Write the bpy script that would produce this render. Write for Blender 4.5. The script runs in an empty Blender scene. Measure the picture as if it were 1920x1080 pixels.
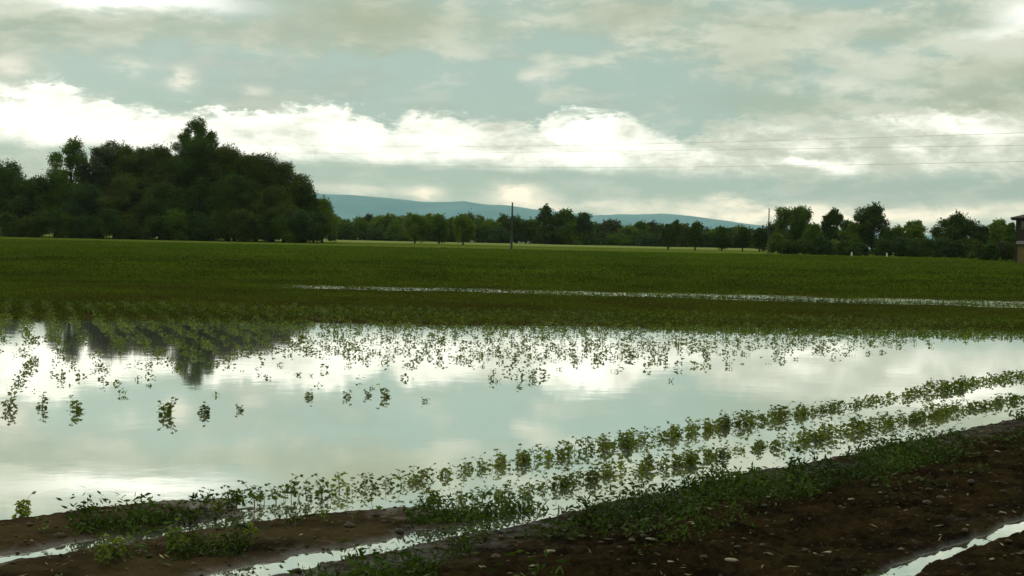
import bpy, math, random
import numpy as np
from mathutils import Matrix, Vector

SC = bpy.context.scene
COL = SC.collection
rad = math.radians

# ------------------------------------------------------------------ camera
H = 1.6                      # eye height above the flood water (m)
F = 2638.0                   # focal length in pixels of the 1920 px wide photograph
PITCH, ROLL = rad(1.47), rad(1.18)
cam_d = bpy.data.cameras.new('camera'); cam = bpy.data.objects.new('camera', cam_d); COL.objects.link(cam)
cam_d.sensor_width = 36.0; cam_d.lens = F/1920*36.0; cam_d.clip_start = 0.1; cam_d.clip_end = 60000
RM = Matrix.Rotation(rad(90)-PITCH, 3, 'X') @ Matrix.Rotation(ROLL, 3, 'Z')
cam.matrix_world = Matrix.Translation((0, 0, H)) @ RM.to_4x4()
SC.camera = cam
SC.render.engine = 'CYCLES'
SC.cycles.max_bounces = 7; SC.cycles.volume_bounces = 0; SC.cycles.transparent_max_bounces = 8
SC.cycles.sample_clamp_indirect = 6

def ray(px, py):
    return (RM @ Vector(((px-960)/F, (540-py)/F, -1))).normalized()
def at_dist(px, py, Y):      # point on that line of sight at depth Y
    d = ray(px, py); k = Y/d.y
    return Vector((d.x*k, Y, H+d.z*k))
def on_level(px, py, z=0.0):
    d = ray(px, py); k = (z-H)/d.z
    return Vector((d.x*k, d.y*k, z))
RI = np.array(RM.transposed())
def to_px(P):                # world points (n,3) -> photograph pixels
    q = (P-np.array([0, 0, H])) @ RI.T
    w = -q[:, 2]
    return 960+F*q[:, 0]/w, 540-F*q[:, 1]/w
def sky_uv(px, py):
    d = ray(px, py)
    return math.atan2(d.x, d.y)*F, math.asin(d.z)*F

# ------------------------------------------------------------------ colour management, sun
SC.view_settings.view_transform = 'Standard'; SC.view_settings.look = 'None'
SC.view_settings.exposure = 0.3; SC.view_settings.gamma = 1.0
SUN_EL, SUN_AZ = rad(38), rad(-30)        # veiled sun, ahead and to the left
sl = bpy.data.lights.new('sun', 'SUN'); sun = bpy.data.objects.new('sun', sl); COL.objects.link(sun)
sl.energy = 0.8; sl.angle = rad(14); sl.color = (1.0, 0.95, 0.84)
sd = Vector((math.sin(SUN_AZ)*math.cos(SUN_EL), math.cos(SUN_AZ)*math.cos(SUN_EL), math.sin(SUN_EL)))
sun.rotation_euler = sd.to_track_quat('Z', 'Y').to_euler()

# ------------------------------------------------------------------ sky
W = bpy.data.worlds.new('World'); SC.world = W; W.use_nodes = True
nt = W.node_tree; nt.nodes.clear(); L = nt.links
def N(t): return nt.nodes.new(t)
def put(sock, v):
    if hasattr(v, 'is_linked') or isinstance(v, bpy.types.NodeSocket): L.new(v, sock)
    else: sock.default_value = v
def m(op, a, b=0.0, c=0.0, clamp=False):
    n = N('ShaderNodeMath'); n.operation = op; n.use_clamp = clamp
    put(n.inputs[0], a); put(n.inputs[1], b); put(n.inputs[2], c)
    return n.outputs[0]
def smooth(x, e0, e1, o0=0.0, o1=1.0):
    n = N('ShaderNodeMapRange'); n.interpolation_type = 'SMOOTHSTEP'
    put(n.inputs[0], x); put(n.inputs[1], e0); put(n.inputs[2], e1); put(n.inputs[3], o0); put(n.inputs[4], o1)
    return n.outputs[0]
def mixc(f, a, b):
    n = N('ShaderNodeMix'); n.data_type = 'RGBA'; n.clamp_factor = True
    put(n.inputs[0], f)
    for s, v in ((n.inputs[6], a), (n.inputs[7], b)):
        if isinstance(v, tuple): s.default_value = (*v, 1)
        else: L.new(v, s)
    return n.outputs[2]
tc = N('ShaderNodeTexCoord'); sep = N('ShaderNodeSeparateXYZ'); L.new(tc.outputs['Generated'], sep.inputs[0])
dx, dy, dz = sep.outputs
U0 = m('MULTIPLY', m('ARCTAN2', dx, dy), F)
V0 = m('MULTIPLY', m('ARCSINE', dz), F)
cmb = N('ShaderNodeCombineXYZ'); L.new(dx, cmb.inputs[0]); L.new(dy, cmb.inputs[1]); L.new(m('MULTIPLY', dz, 2.6), cmb.inputs[2])
def noise(scale, detail=6, rough=0.55, off=0.0, dist=0.0, vec=None):
    n = N('ShaderNodeTexNoise'); n.noise_dimensions = '4D'
    L.new(vec or cmb.outputs[0], n.inputs['Vector']); n.inputs['W'].default_value = off
    n.inputs['Scale'].default_value = scale; n.inputs['Detail'].default_value = detail
    n.inputs['Roughness'].default_value = rough; n.inputs['Distortion'].default_value = dist
    return n.outputs['Fac']
def cen(x, amp): return m('MULTIPLY', m('SUBTRACT', x, 0.5), amp)
w1 = noise(9, 3, .5, 1.3); w2 = noise(9, 3, .5, 7.7); e1 = noise(36, 7, .62, 3.1, .3)
U = m('ADD', U0, cen(w1, 150)); V = m('ADD', V0, m('ADD', cen(w2, 46), cen(e1, 46)))
e2 = noise(60, 8, .66, 9.3, .4); e3 = noise(24, 5, .6, 2.2, .5); e4 = noise(150, 5, .65, 5.2, .3)
def curve(x, pts, ymax=600.0):           # piecewise smooth function of U, given as photo pixels
    n = N('ShaderNodeFloatCurve'); c = n.mapping.curves[0]
    put(n.inputs['Value'], m('DIVIDE', m('ADD', x, 1100), 2200.0, clamp=True))
    P = sorted([((u+1100)/2200, v/ymax) for u, v in pts])
    c.points[0].location = (0, P[0][1]); c.points[1].location = (1, P[-1][1])
    for p in P: c.points.new(*p)
    for p in c.points: p.handle_type = 'AUTO_CLAMPED'
    n.mapping.update()
    return m('MULTIPLY', n.outputs[0], ymax)
def blob(px, py, sx, sy, amp=1.0, u=None, v=None):
    a, b = sky_uv(px, py)
    p = m('DIVIDE', m('SUBTRACT', u or U, a), sx); q = m('DIVIDE', m('SUBTRACT', v or V, b), sy)
    r = m('ADD', m('MULTIPLY', p, p), m('MULTIPLY', q, q))
    return m('MULTIPLY', m('EXPONENT', m('MULTIPLY', r, -1.0)), amp)
def add(*xs):
    r = xs[0]
    for x in xs[1:]: r = m('ADD', r, x)
    return r
# thin blue-green sky showing between cloud sheets: physical sky + veil
sky = N('ShaderNodeTexSky'); sky.sky_type = 'NISHITA'; sky.sun_disc = False
sky.sun_elevation = SUN_EL; sky.sun_rotation = SUN_AZ
sky.dust_density = 2.0; sky.ozone_density = 1.5
veil = mixc(0.90, sky.outputs[0], (3.0, 4.15, 3.5))
# grey cloud sheets
n1 = noise(5.5, 8, .58, 11.0, .25); n2 = noise(15, 7, .6, 4.4, .2)
g = add(m('MULTIPLY', n1, 1.3), m('MULTIPLY', n2, 1.2), -0.72, cen(e1, .6), cen(e2, .25),
        blob(450, 140, 420, 44, -.6), blob(830, 165, 280, 38, -.22), blob(1400, 150, 190, 40, -.55), blob(1100, 90, 120, 30, -.10),
        blob(1150, 150, 160, 40, -.15), blob(1270, 240, 60, 45, -.30), blob(1500, 350, 620, 24, -.5), blob(800, 330, 330, 20, -.42), blob(60, 290, 170, 26, -.2),
        blob(100, 60, 420, 45, .18), blob(1450, 70, 330, 60, .24), blob(1380, 190, 150, 50, .22), blob(1850, 190, 150, 55, .25),
        blob(1560, 180, 60, 35, .15), blob(1000, 155, 70, 25, .16), blob(680, 90, 130, 40, .2), blob(40, 110, 60, 28, .3),
        smooth(V0, 480, 900, 0.0, 0.28))
gm = smooth(g, 0.30, 0.76)
gcol = mixc(smooth(add(n2, cen(e3, .5), cen(e1, .4), blob(1700, 100, 300, 20, .15), blob(100, 5, 300, 30, .15)), .36, .66), (3.5, 4.1, 3.2), (5.8, 6.1, 4.95))
c = mixc(gm, veil, gcol)
# soft low layers drawn over both, with darker bellies
c = mixc(m('MULTIPLY', smooth(add(n2, cen(e3, .7), cen(e1, .5)), .50, .72), .55), c, (5.6, 5.9, 4.9))
c = mixc(m('MULTIPLY', smooth(add(w1, cen(e3, .6), cen(e1, .5)), .52, .68), .40), c, (3.35, 3.9, 3.25))
# olive grey undersides
dk = add(blob(700, 35, 150, 36, .8), blob(1190, 22, 120, 30, .55), blob(1410, 110, 90, 60, .35), blob(1900, 130, 140, 22, .6), blob(1850, 205, 150, 24, .5), blob(1500, 45, 160, 16, .35), blob(300, 50, 240, 16, .3), blob(1450, 190, 120, 22, .35), blob(900, 60, 60, 30, .2))
c = mixc(m('MULTIPLY', dk, 1.05), c, (3.3, 3.7, 2.6))
# small bright puffs
pf = add(blob(358, 146, 26, 20, 1.2), blob(262, 128, 42, 18, .8), blob(505, 165, 38, 8, .5), blob(1005, 150, 30, 16, .5), blob(30, 118, 48, 18, .9), blob(1580, 160, 50, 18, .4), blob(1480, 165, 40, 14, .3), blob(1000, 140, 30, 12, .2), blob(100, 165, 30, 12, .3))
pf = m('MULTIPLY', pf, smooth(e1, .3, .6))
c = mixc(m('MULTIPLY', pf, 1.0), c, (8.0, 7.7, 6.4))
# the bank of sunlit cumulus that crosses the picture
top = [(-200,120),(0,145),(90,150),(150,165),(220,182),(330,205),(420,208),(500,192),(600,190),(680,210),(735,222),(770,198),(830,198),(870,222),(1000,232),(1050,205),(1110,200),(1170,204),(1215,228),(1290,258),(1340,232),(1440,215),(1560,222),(1700,205),(1800,200),(1920,208),(2200,200)]
bot = [(-200,262),(0,264),(200,275),(480,296),(700,300),(900,306),(1150,318),(1350,326),(1600,328),(1920,325),(2200,325)]
Vt = curve(U0, [sky_uv(*p) for p in top]); Vb = curve(U0, [sky_uv(*p) for p in bot])
Vc = add(V0, cen(e3, 110), cen(e2, 75), cen(e4, 30))
d_top = m('SUBTRACT', Vt, Vc)
mt = smooth(d_top, -6, m('ADD', 9.0, m('MULTIPLY', smooth(e1, .4, .6), 34.0))); mb = smooth(m('SUBTRACT', add(V0, cen(e1, 40)), Vb), -16, 14)
band = m('MULTIPLY', mt, mb)
bri = curve(U0, [(sky_uv(x, 250)[0], b) for x, b in ((-300,430),(0,470),(300,480),(600,440),(850,370),(980,300),(1080,440),(1180,360),(1300,225),(1450,165),(1650,175),(1800,215),(1920,180),(2200,170))])
bri = m('DIVIDE', bri, 600.0)
ins = add(bri, cen(e3, 1.7), cen(n2, 1.1), cen(e2, .8), blob(1080, 240, 60, 32, .35), blob(1000, 290, 90, 12, .25), blob(1520, 305, 60, 8, .7), blob(1800, 245, 60, 16, .5), blob(440, 245, 120, 10, -.15), blob(950, 270, 60, 16, -.2))
bcol = mixc(smooth(ins, 0.05, 0.95), (4.9, 5.2, 4.2), (11.2, 11.1, 9.7))
c = mixc(band, c, bcol)
# other bright breaks
wb = add(blob(250, 2, 170, 16, 1.3), blob(1915, 25, 60, 26, 1.0), blob(1850, 60, 70, 10, .4))
c = mixc(m('MULTIPLY', wb, .9), c, (11, 11, 10))
# warm cream light low over the horizon
cr = add(blob(975, 365, 50, 16, 1.1), blob(780, 362, 34, 10, .7), blob(690, 350, 90, 10, .3), blob(1400, 385, 150, 10, .5), blob(1470, 410, 260, 14, .95), blob(1720, 398, 330, 16, .8), blob(1370, 375, 40, 8, .5), blob(1130, 385, 200, 14, .5))
cr = m('MULTIPLY', cr, smooth(e3, .2, .62))
c = mixc(m('MULTIPLY', cr, 1.25), c, (10.5, 9.4, 7.2))
# overhead sheet: broken light and dark
c = mixc(smooth(V0, 520, 1300), c, mixc(smooth(n1, .36, .62), (6.4, 7.2, 6.4), (11.5, 11.8, 10.2)))
bg = N('ShaderNodeBackground'); bg.inputs['Strength'].default_value = 0.1
out = N('ShaderNodeOutputWorld'); L.new(c, bg.inputs[0]); L.new(bg.outputs[0], out.inputs[0])

# ------------------------------------------------------------------ helpers
rng = np.random.default_rng(11)
def tag(o, label=None, cat=None, group=None, kind=None):
    if label: o['label'] = label
    if cat: o['category'] = cat
    if group: o['group'] = group
    if kind: o['kind'] = kind
    return o
def empty(name, loc):
    o = bpy.data.objects.new(name, None); COL.objects.link(o); o.location = loc; o.empty_display_size = .2
    return o
def mesh_np(name, V, Fq, mat, parent=None, smooth_=False, attr=None):
    """V (n,3), Fq (m,k) with k = 3 or 4"""
    me = bpy.data.meshes.new(name)
    V = np.asarray(V, np.float32); Fq = np.asarray(Fq, np.int32); k = Fq.shape[1]
    me.vertices.add(len(V)); me.vertices.foreach_set('co', V.ravel())
    me.loops.add(Fq.size); me.loops.foreach_set('vertex_index', Fq.ravel())
    me.polygons.add(len(Fq)); me.polygons.foreach_set('loop_start', np.arange(0, Fq.size, k, dtype=np.int32))
    me.polygons.foreach_set('loop_total', np.full(len(Fq), k, np.int32))
    if smooth_: me.polygons.foreach_set('use_smooth', np.ones(len(Fq), bool))
    me.update(calc_edges=True); me.materials.append(mat)
    o = bpy.data.objects.new(name, me); COL.objects.link(o); o.parent = parent
    return o
class MB:
    def __init__(s): s.v = []; s.f = []
    def tube(s, pts, r, k=6):
        b = len(s.v); pts = [Vector(p) for p in pts]
        for i, p in enumerate(pts):
            d = (pts[min(i+1, len(pts)-1)]-pts[max(i-1, 0)]).normalized()
            a = d.cross(Vector((0, 0, 1)) if abs(d.z) < .9 else Vector((1, 0, 0))).normalized(); c_ = d.cross(a)
            for j in range(k):
                t = 2*math.pi*j/k; s.v.append(tuple(p+(a*math.cos(t)+c_*math.sin(t))*r[i]))
        for i in range(len(pts)-1):
            for j in range(k):
                j2 = (j+1) % k
                s.f.append((b+i*k+j, b+i*k+j2, b+(i+1)*k+j2, b+(i+1)*k+j))
        for ring in (0, len(pts)-1):
            cidx = len(s.v); s.v.append(tuple(pts[ring]))
            for j in range(k): s.f.append((b+ring*k+j, b+ring*k+(j+1) % k, cidx))
        return s
    def box(s, x0, x1, y0, y1, z0, z1, bev=0.0):
        b = len(s.v)
        s.v += [(x, y, z) for z in (z0, z1) for x, y in ((x0, y0), (x1, y0), (x1, y1), (x0, y1))]
        s.f += [tuple(b+i for i in q) for q in ((3, 2, 1, 0), (4, 5, 6, 7), (0, 1, 5, 4), (1, 2, 6, 5), (2, 3, 7, 6), (3, 0, 4, 7))]
        return s
    def poly(s, vs, fs):
        b = len(s.v); s.v += [tuple(v) for v in vs]; s.f += [tuple(b+i for i in q) for q in fs]; return s
    def build(s, name, mat, parent=None, sm=False):
        me = bpy.data.meshes.new(name); me.from_pydata(s.v, [], s.f); me.materials.append(mat)
        if sm: me.polygons.foreach_set('use_smooth', [True]*len(me.polygons))
        me.update(); o = bpy.data.objects.new(name, me); COL.objects.link(o); o.parent = parent
        return o
def h2(ix, iy, seed):
    n = (ix.astype(np.int64)*374761393 + iy.astype(np.int64)*668265263 + seed*1442695041) & 0xffffffff
    n = ((n ^ (n >> 13))*1274126177) & 0xffffffff
    return ((n ^ (n >> 16)) & 0xffff)/65535.0
def vnoise(x, y, seed=0):
    ix = np.floor(x).astype(np.int64); iy = np.floor(y).astype(np.int64); fx = x-ix; fy = y-iy
    fx = fx*fx*(3-2*fx); fy = fy*fy*(3-2*fy)
    a = h2(ix, iy, seed); b = h2(ix+1, iy, seed); c_ = h2(ix, iy+1, seed); d = h2(ix+1, iy+1, seed)
    return (a*(1-fx)+b*fx)*(1-fy)+(c_*(1-fx)+d*fx)*fy
def fbm(x, y, seed=0, o=4, g_=.5):
    s = 0; a = 1; t = 0
    for i in range(o):
        s = s+a*vnoise(x*2**i+17.3*i, y*2**i-9.1*i, seed+i); t += a; a *= g_
    return s/t
def sstep(x, a, b):
    t = np.clip((x-a)/(b-a), 0, 1); return t*t*(3-2*t)

# ------------------------------------------------------------------ materials
def newmat(name):
    M_ = bpy.data.materials.new(name); M_.use_nodes = True; t = M_.node_tree
    return M_, t, t.nodes['Principled BSDF']
def leafmat(name, c1, c2, scale=0.6, transl=0.35, rough=.6, warm=None):
    """foliage: colour varies leaf by leaf and clump by clump"""
    M_, t, p = newmat(name); n = t.nodes; l = t.links
    tcx = n.new('ShaderNodeTexCoord'); geo = n.new('ShaderNodeNewGeometry')
    no = n.new('ShaderNodeTexNoise'); no.inputs['Scale'].default_value = scale; no.inputs['Detail'].default_value = 3
    l.new(geo.outputs['Position'], no.inputs['Vector'])
    ad = n.new('ShaderNodeMath'); ad.operation = 'MULTIPLY_ADD'; l.new(geo.outputs['Random Per Island'], ad.inputs[0]); ad.inputs[1].default_value = .5
    mr = n.new('ShaderNodeMapRange'); l.new(no.outputs['Fac'], mr.inputs[0]); mr.inputs[1].default_value = .35; mr.inputs[2].default_value = .65
    mr.inputs[4].default_value = .6; l.new(mr.outputs[0], ad.inputs[2])
    mx = n.new('ShaderNodeValToRGB'); l.new(ad.outputs[0], mx.inputs[0])
    e = mx.color_ramp.elements; e[0].color = (*c1, 1); e[0].position = .1; e[1].color = (*c2, 1); e[1].position = .95
    if warm:
        x = e.new(.06); x.color = (*warm, 1); e[0].color = (*warm, 1); e[0].position = 0
        y_ = e.new(.2); y_.color = (*c1, 1)
    l.new(mx.outputs[0], p.inputs['Base Color']); p.inputs['Roughness'].default_value = rough
    p.inputs['Specular IOR Level'].default_value = .10
    tr = n.new('ShaderNodeBsdfTranslucent'); l.new(mx.outputs[0], tr.inputs[0])
    ms = n.new('ShaderNodeMixShader'); ms.inputs[0].default_value = transl
    l.new(p.outputs[0], ms.inputs[1]); l.new(tr.outputs[0], ms.inputs[2]); l.new(ms.outputs[0], n['Material Output'].inputs[0])
    return M_
def solid(name, c1, c2=None, scale=5, rough=.8, bump=0.0, bscale=30, spec=.3):
    M_, t, p = newmat(name); n = t.nodes; l = t.links; c2 = c2 or c1
    geo = n.new('ShaderNodeNewGeometry'); no = n.new('ShaderNodeTexNoise'); no.inputs['Scale'].default_value = scale; no.inputs['Detail'].default_value = 6
    l.new(geo.outputs['Position'], no.inputs['Vector'])
    r = n.new('ShaderNodeValToRGB'); l.new(no.outputs['Fac'], r.inputs[0]); e = r.color_ramp.elements
    e[0].color = (*c1, 1); e[0].position = .35; e[1].color = (*c2, 1); e[1].position = .65
    l.new(r.outputs[0], p.inputs['Base Color']); p.inputs['Roughness'].default_value = rough; p.inputs['Specular IOR Level'].default_value = spec
    if bump:
        b = n.new('ShaderNodeTexNoise'); b.inputs['Scale'].default_value = bscale; b.inputs['Detail'].default_value = 5; l.new(geo.outputs['Position'], b.inputs['Vector'])
        bn = n.new('ShaderNodeBump'); bn.inputs['Strength'].default_value = 1; bn.inputs['Distance'].default_value = bump
        l.new(b.outputs['Fac'], bn.inputs['Height']); l.new(bn.outputs[0], p.inputs['Normal'])
    return M_
BARK = solid('bark', (.015, .012, .006), (.03, .024, .013), 3, .9, .02, 12)
WOOD = solid('weathered_wood', (.014, .014, .010), (.028, .026, .020), 4, .85, .004, 30)
TREE = {
 'dark':  leafmat('foliage_dark', (.015, .033, .003), (.042, .080, .006), .35, .25),
 'olive': leafmat('foliage_olive', (.024, .036, .003), (.062, .086, .007), .35, .28),
 'green': leafmat('foliage_green', (.028, .060, .003), (.072, .130, .008), .35, .35),
 'fresh': leafmat('foliage_fresh', (.052, .092, .006), (.115, .175, .014), .3, .38),
 'blue':  leafmat('foliage_bluegreen', (.016, .040, .008), (.038, .075, .014), .3, .3),
 'grey':  leafmat('foliage_grey', (.028, .038, .012), (.062, .076, .026), .3, .3),
}
CROP = leafmat('crop_leaf', (.036, .058, .004), (.125, .165, .012), 3.0, .35, .5, warm=(.085, .048, .010))
CROPF = leafmat('crop_leaf_field', (.020, .034, .001), (.066, .096, .003), .15, .25, .9)
CROPW = leafmat('crop_leaf_flooded', (.034, .055, .003), (.090, .125, .008), 1.0, .3, .5, warm=(.05, .035, .01))
WEED = leafmat('weed_leaf', (.009, .020, .001), (.040, .070, .005), 1.5, .3, .6, warm=(.05, .035, .008))
STEM = solid('crop_stem', (.07, .06, .02), (.12, .09, .035), 20, .7)
STRAW = leafmat('dry_straw', (.05, .036, .012), (.22, .18, .08), 4, .1, .7)
STONE = solid('field_stone', (.10, .09, .06), (.20, .18, .12), 40, .8, .004, 60)

# ------------------------------------------------------------------ ground
K = H/2.2
TA = rad(50); TX, TY = math.cos(TA), math.sin(TA); NX, NY = -TY, TX     # headland rows run along (TX,TY)
def su(x, y): return x*NX+y*NY, x*TX+y*TY
def gz(x, y, fine=True):
    x = np.asarray(x, float); y = np.asarray(y, float)
    s, u = su(x, y)
    s = s+.14*(fbm(u*1.1, s*.3, 5, 3)-.5)+.10*(fbm(u*4, s*2, 6, 2)-.5)
    # bed of the flooded part
    z = -.10+0*x
    # two low ridges of the headland; they sink towards the right
    crB = np.clip(.036-.040*(u-5.6), -.04, .034)
    crA = np.clip(.034-.040*(u-4.75), -.04, .032)
    wB = np.clip(.50-.10*(u-5.2), .18, .50)                    # the lower ridge narrows towards its end
    rB = np.exp(-((s-(5.42+wB))/(wB))**6); rA = np.exp(-((s-6.92)/.42)**6)
    z = np.maximum(z, -.05+rB*(crB+.05)); z = np.maximum(z, -.05+rA*(crA+.05))
    z = np.where(s > 7.6, -.10, z)
    # dirt bank of the headland
    bank = -.05+.067*sstep(-s, -5.40, -5.16)+.030*sstep(-s, -5.0, -4.3)
    bank = bank+.010*np.sin(s*5.2)*sstep(-s, -4.6, -4.0)
    bank = bank-.095*np.exp(-((s-3.06)/.09)**4)*sstep(u, 5.6, 6.6)-.006*np.exp(-((s-3.06)/.4)**2)
    z = np.where(s < 5.40, bank, z)
    # far shore and the field rising very gently beyond it
    edge = 31.0+3.0*(fbm(x*.08, y*.08, 21, 3)-.5)+x*.16
    edge = np.clip(edge, 24, 42)
    far = -.10+.15*sstep(y, edge-5, edge+3)
    e2_ = 57.2-.2*np.clip(x, 0, 60)+1.8*(fbm(x*.22, y*0, 14, 4)-.5)
    wd_ = 2.9+1.5*sstep(x, -4, 14)
    dip = np.exp(-((y-e2_)/wd_)**4)*(.055+.085*sstep(fbm(x*.45, y*.9, 8, 4), .30+.12*sstep(-x, -6, 2), .62))*sstep(x, -12, -7)*sstep(-x, -26, -19)
    far = far-dip+.0110*np.clip(y-65, 0, None)*1.0+.0012*np.clip(y-240, 0, 200)
    z = np.where((s > 7.5) & (y > 15), far, z)
    z = np.where(y > 15, np.where(s > 7.5, far, z), z)
    z = np.minimum(z, 5.2+0*z)
    near = sstep(-y, -120, -30)
    z = z+near*((fbm(x*2.2, y*2.2, 31, 3)-.5)*.016)
    if fine:
        dry = sstep(z, -.03, .03)*sstep(-y, -60, -14)
        cl = fbm(x*11, y*11, 41, 3, .6)
        amp = .8+1.35*sstep(-s, -4.9, -4.3)*(1-.7*np.exp(-((s-3.06)/.35)**2))
        z = z+dry*amp*((np.abs(cl-.5)*-.08+.008)+(fbm(x*30, y*30, 45, 2)-.5)*.022)
    return z
ys = np.concatenate([np.linspace(-6, 4, 40, endpoint=False), np.linspace(4, 13, 420, endpoint=False),
                     13*(60/13)**np.linspace(0, 1, 330, endpoint=False), 60*(700/60)**np.linspace(0, 1, 110, endpoint=False),
                     700*(11500/700)**np.linspace(0, 1, 24)])
nc = 620
tt = np.linspace(-1, 1, nc); tt = np.sign(tt)*(np.abs(tt)*.72+.28*np.abs(tt)**4)
GX = tt[None, :]*(5+.62*np.clip(ys, 4, None))[:, None]*np.where(ys > 700, 1.35, 1.0)[:, None]
GY = np.repeat(ys[:, None], nc, 1)
GZ = gz(GX, GY)
idx = np.arange(len(ys)*nc).reshape(len(ys), nc)
FQ = np.stack([idx[:-1, :-1], idx[:-1, 1:], idx[1:, 1:], idx[1:, :-1]], -1).reshape(-1, 4)

def ground_mat():
    M_, t, p = newmat('field_soil'); n = t.nodes; l = t.links
    geo = n.new('ShaderNodeNewGeometry'); sp = n.new('ShaderNodeSeparateXYZ'); l.new(geo.outputs['Position'], sp.inputs[0])
    def mm(op, a, b=0.0, cl=False):
        q = n.new('ShaderNodeMath'); q.operation = op; q.use_clamp = cl
        for s_, v_ in ((q.inputs[0], a), (q.inputs[1], b)):
            if isinstance(v_, bpy.types.NodeSocket): l.new(v_, s_)
            else: s_.default_value = v_
        return q.outputs[0]
    def no(scale, det=5, sc=(1, 1, 1), r=.55):
        mp = n.new('ShaderNodeMapping'); mp.inputs['Scale'].default_value = sc; l.new(geo.outputs['Position'], mp.inputs[0])
        q = n.new('ShaderNodeTexNoise'); q.inputs['Scale'].default_value = scale; q.inputs['Detail'].default_value = det; q.inputs['Roughness'].default_value = r
        l.new(mp.outputs[0], q.inputs[0]); return q.outputs['Fac']
    def mr(v, a, b, c_=0.0, d=1.0):
        q = n.new('ShaderNodeMapRange'); q.interpolation_type = 'SMOOTHSTEP'; l.new(v, q.inputs[0])
        q.inputs[1].default_value = a; q.inputs[2].default_value = b; q.inputs[3].default_value = c_; q.inputs[4].default_value = d; return q.outputs[0]
    def mx(f, a, b):
        q = n.new('ShaderNodeMix'); q.data_type = 'RGBA'
        if isinstance(f, (int, float)): q.inputs[0].default_value = f
        else: l.new(f, q.inputs[0])
        for s_, v_ in ((q.inputs[6], a), (q.inputs[7], b)):
            if isinstance(v_, tuple): s_.default_value = (*v_, 1)
            else: l.new(v_, s_)
        return q.outputs[2]
    X, Y, Z = sp.outputs
    S = mm('ADD', mm('MULTIPLY', X, NX), mm('MULTIPLY', Y, NY))
    soil = mx(mr(no(3.2, 8), .35, .68), (.0062, .0041, .0013), (.023, .0150, .0048))
    soil = mx(mr(no(28, 5, (1, 1, 1), .7), .56, .74), soil, (.045, .029, .008))      # drier crumbs
    tanm = mm('MULTIPLY', mr(S, 5.25, 5.6), mr(no(2.0, 4), .3, .6))
    soil = mx(mm('MULTIPLY', tanm, .55), soil, (.060, .044, .018))                   # silty, paler strips by the water
    # green field far off
    gf = mx(mr(no(.05, 6, (1, .35, 1)), .35, .65), (.022, .042, .001), (.036, .064, .002))
    gf = mx(mm('MULTIPLY', mr(no(1.2, 6, (1, .5, 1), .7), .45, .75), .3), gf, (.040, .048, .008))
    c_ = mx(mr(Y, 24, 40), soil, mx(mr(no(.35, 5, (1, .4, 1)), .38, .62), (.021, .020, .004), (.025, .031, .004)))
    c_ = mx(mr(mm('ADD', Y, mm('MULTIPLY', no(.06, 3), 30.0)), 70, 110), c_, gf)
    # paler meadow beyond the crop
    edge = mm('ADD', Y, mm('ADD', mm('MULTIPLY', X, -.10), mm('MULTIPLY', no(.02, 2), 8.0)))
    mead = mx(mr(no(.03, 5, (.3, 1.6, 1)), .4, .6), (.042, .065, .006), (.075, .095, .016))
    c_ = mx(mr(edge, 247, 252), c_, mead)
    c_ = mx(mr(Y, 322, 345), c_, (.125, .15, .045))
    c_ = mx(mr(Y, 445, 500), c_, (.05, .075, .03))
    l.new(c_, p.inputs['Base Color'])
    wet = mr(Z, .0, .03, .45, .92)
    l.new(wet, p.inputs['Roughness']); l.new(mm('MULTIPLY', mr(Z, .0, .03, .25, 0.02), mr(Y, 10, 16, 1.0, 0.0)), p.inputs['Specular IOR Level'])
    bn = n.new('ShaderNodeBump'); bn.inputs['Distance'].default_value = .03; bn.inputs['Strength'].default_value = 1
    l.new(no(26, 8, (1, 1, 1), .72), bn.inputs['Height']); l.new(bn.outputs[0], p.inputs['Normal'])
    return M_
GROUND = ground_mat()
tag(mesh_np('ground', np.stack([GX, GY, GZ], -1).reshape(-1, 3), FQ, GROUND, smooth_=True), kind='structure')

# ------------------------------------------------------------------ water
def water_mat():
    M_, t, p = newmat('flood_water'); n = t.nodes; l = t.links
    geo = n.new('ShaderNodeNewGeometry')
    no = n.new('ShaderNodeTexNoise'); no.inputs['Scale'].default_value = .25; no.inputs['Detail'].default_value = 4; l.new(geo.outputs['Position'], no.inputs[0])
    r = n.new('ShaderNodeValToRGB'); l.new(no.outputs['Fac'], r.inputs[0]); e = r.color_ramp.elements
    e[0].color = (.82, .83, .75, 1); e[0].position = .35; e[1].color = (.90, .90, .83, 1); e[1].position = .65
    l.new(r.outputs[0], p.inputs['Base Color']); sy = n.new('ShaderNodeSeparateXYZ'); l.new(geo.outputs['Position'], sy.inputs[0]); rr = n.new('ShaderNodeMapRange'); l.new(sy.outputs[1], rr.inputs[0]); rr.inputs[1].default_value = 40; rr.inputs[2].default_value = 50; rr.inputs[3].default_value = .03; rr.inputs[4].default_value = .12; l.new(rr.outputs[0], p.inputs['Roughness'])
    p.inputs['IOR'].default_value = 1.6; p.inputs['Metallic'].default_value = .965
    b = n.new('ShaderNodeTexNoise'); b.inputs['Scale'].default_value = 2.2; b.inputs['Detail'].default_value = 3; l.new(geo.outputs['Position'], b.inputs[0])
    bn = n.new('ShaderNodeBump'); bn.inputs['Distance'].default_value = .0007; bn.inputs['Strength'].default_value = 1
    l.new(b.outputs['Fac'], bn.inputs['Height']); l.new(bn.outputs[0], p.inputs['Normal'])
    return M_
wy = np.linspace(3, 66, 60); wx = np.linspace(-34, 34, 60)
WXX, WYY = np.meshgrid(wx, wy); wi = np.arange(3600).reshape(60, 60)
tag(mesh_np('water', np.stack([WXX, WYY, 0*WXX], -1).reshape(-1, 3), np.stack([wi[:-1, :-1], wi[:-1, 1:], wi[1:, 1:], wi[1:, :-1]], -1).reshape(-1, 4), water_mat()), kind='structure')

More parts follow.
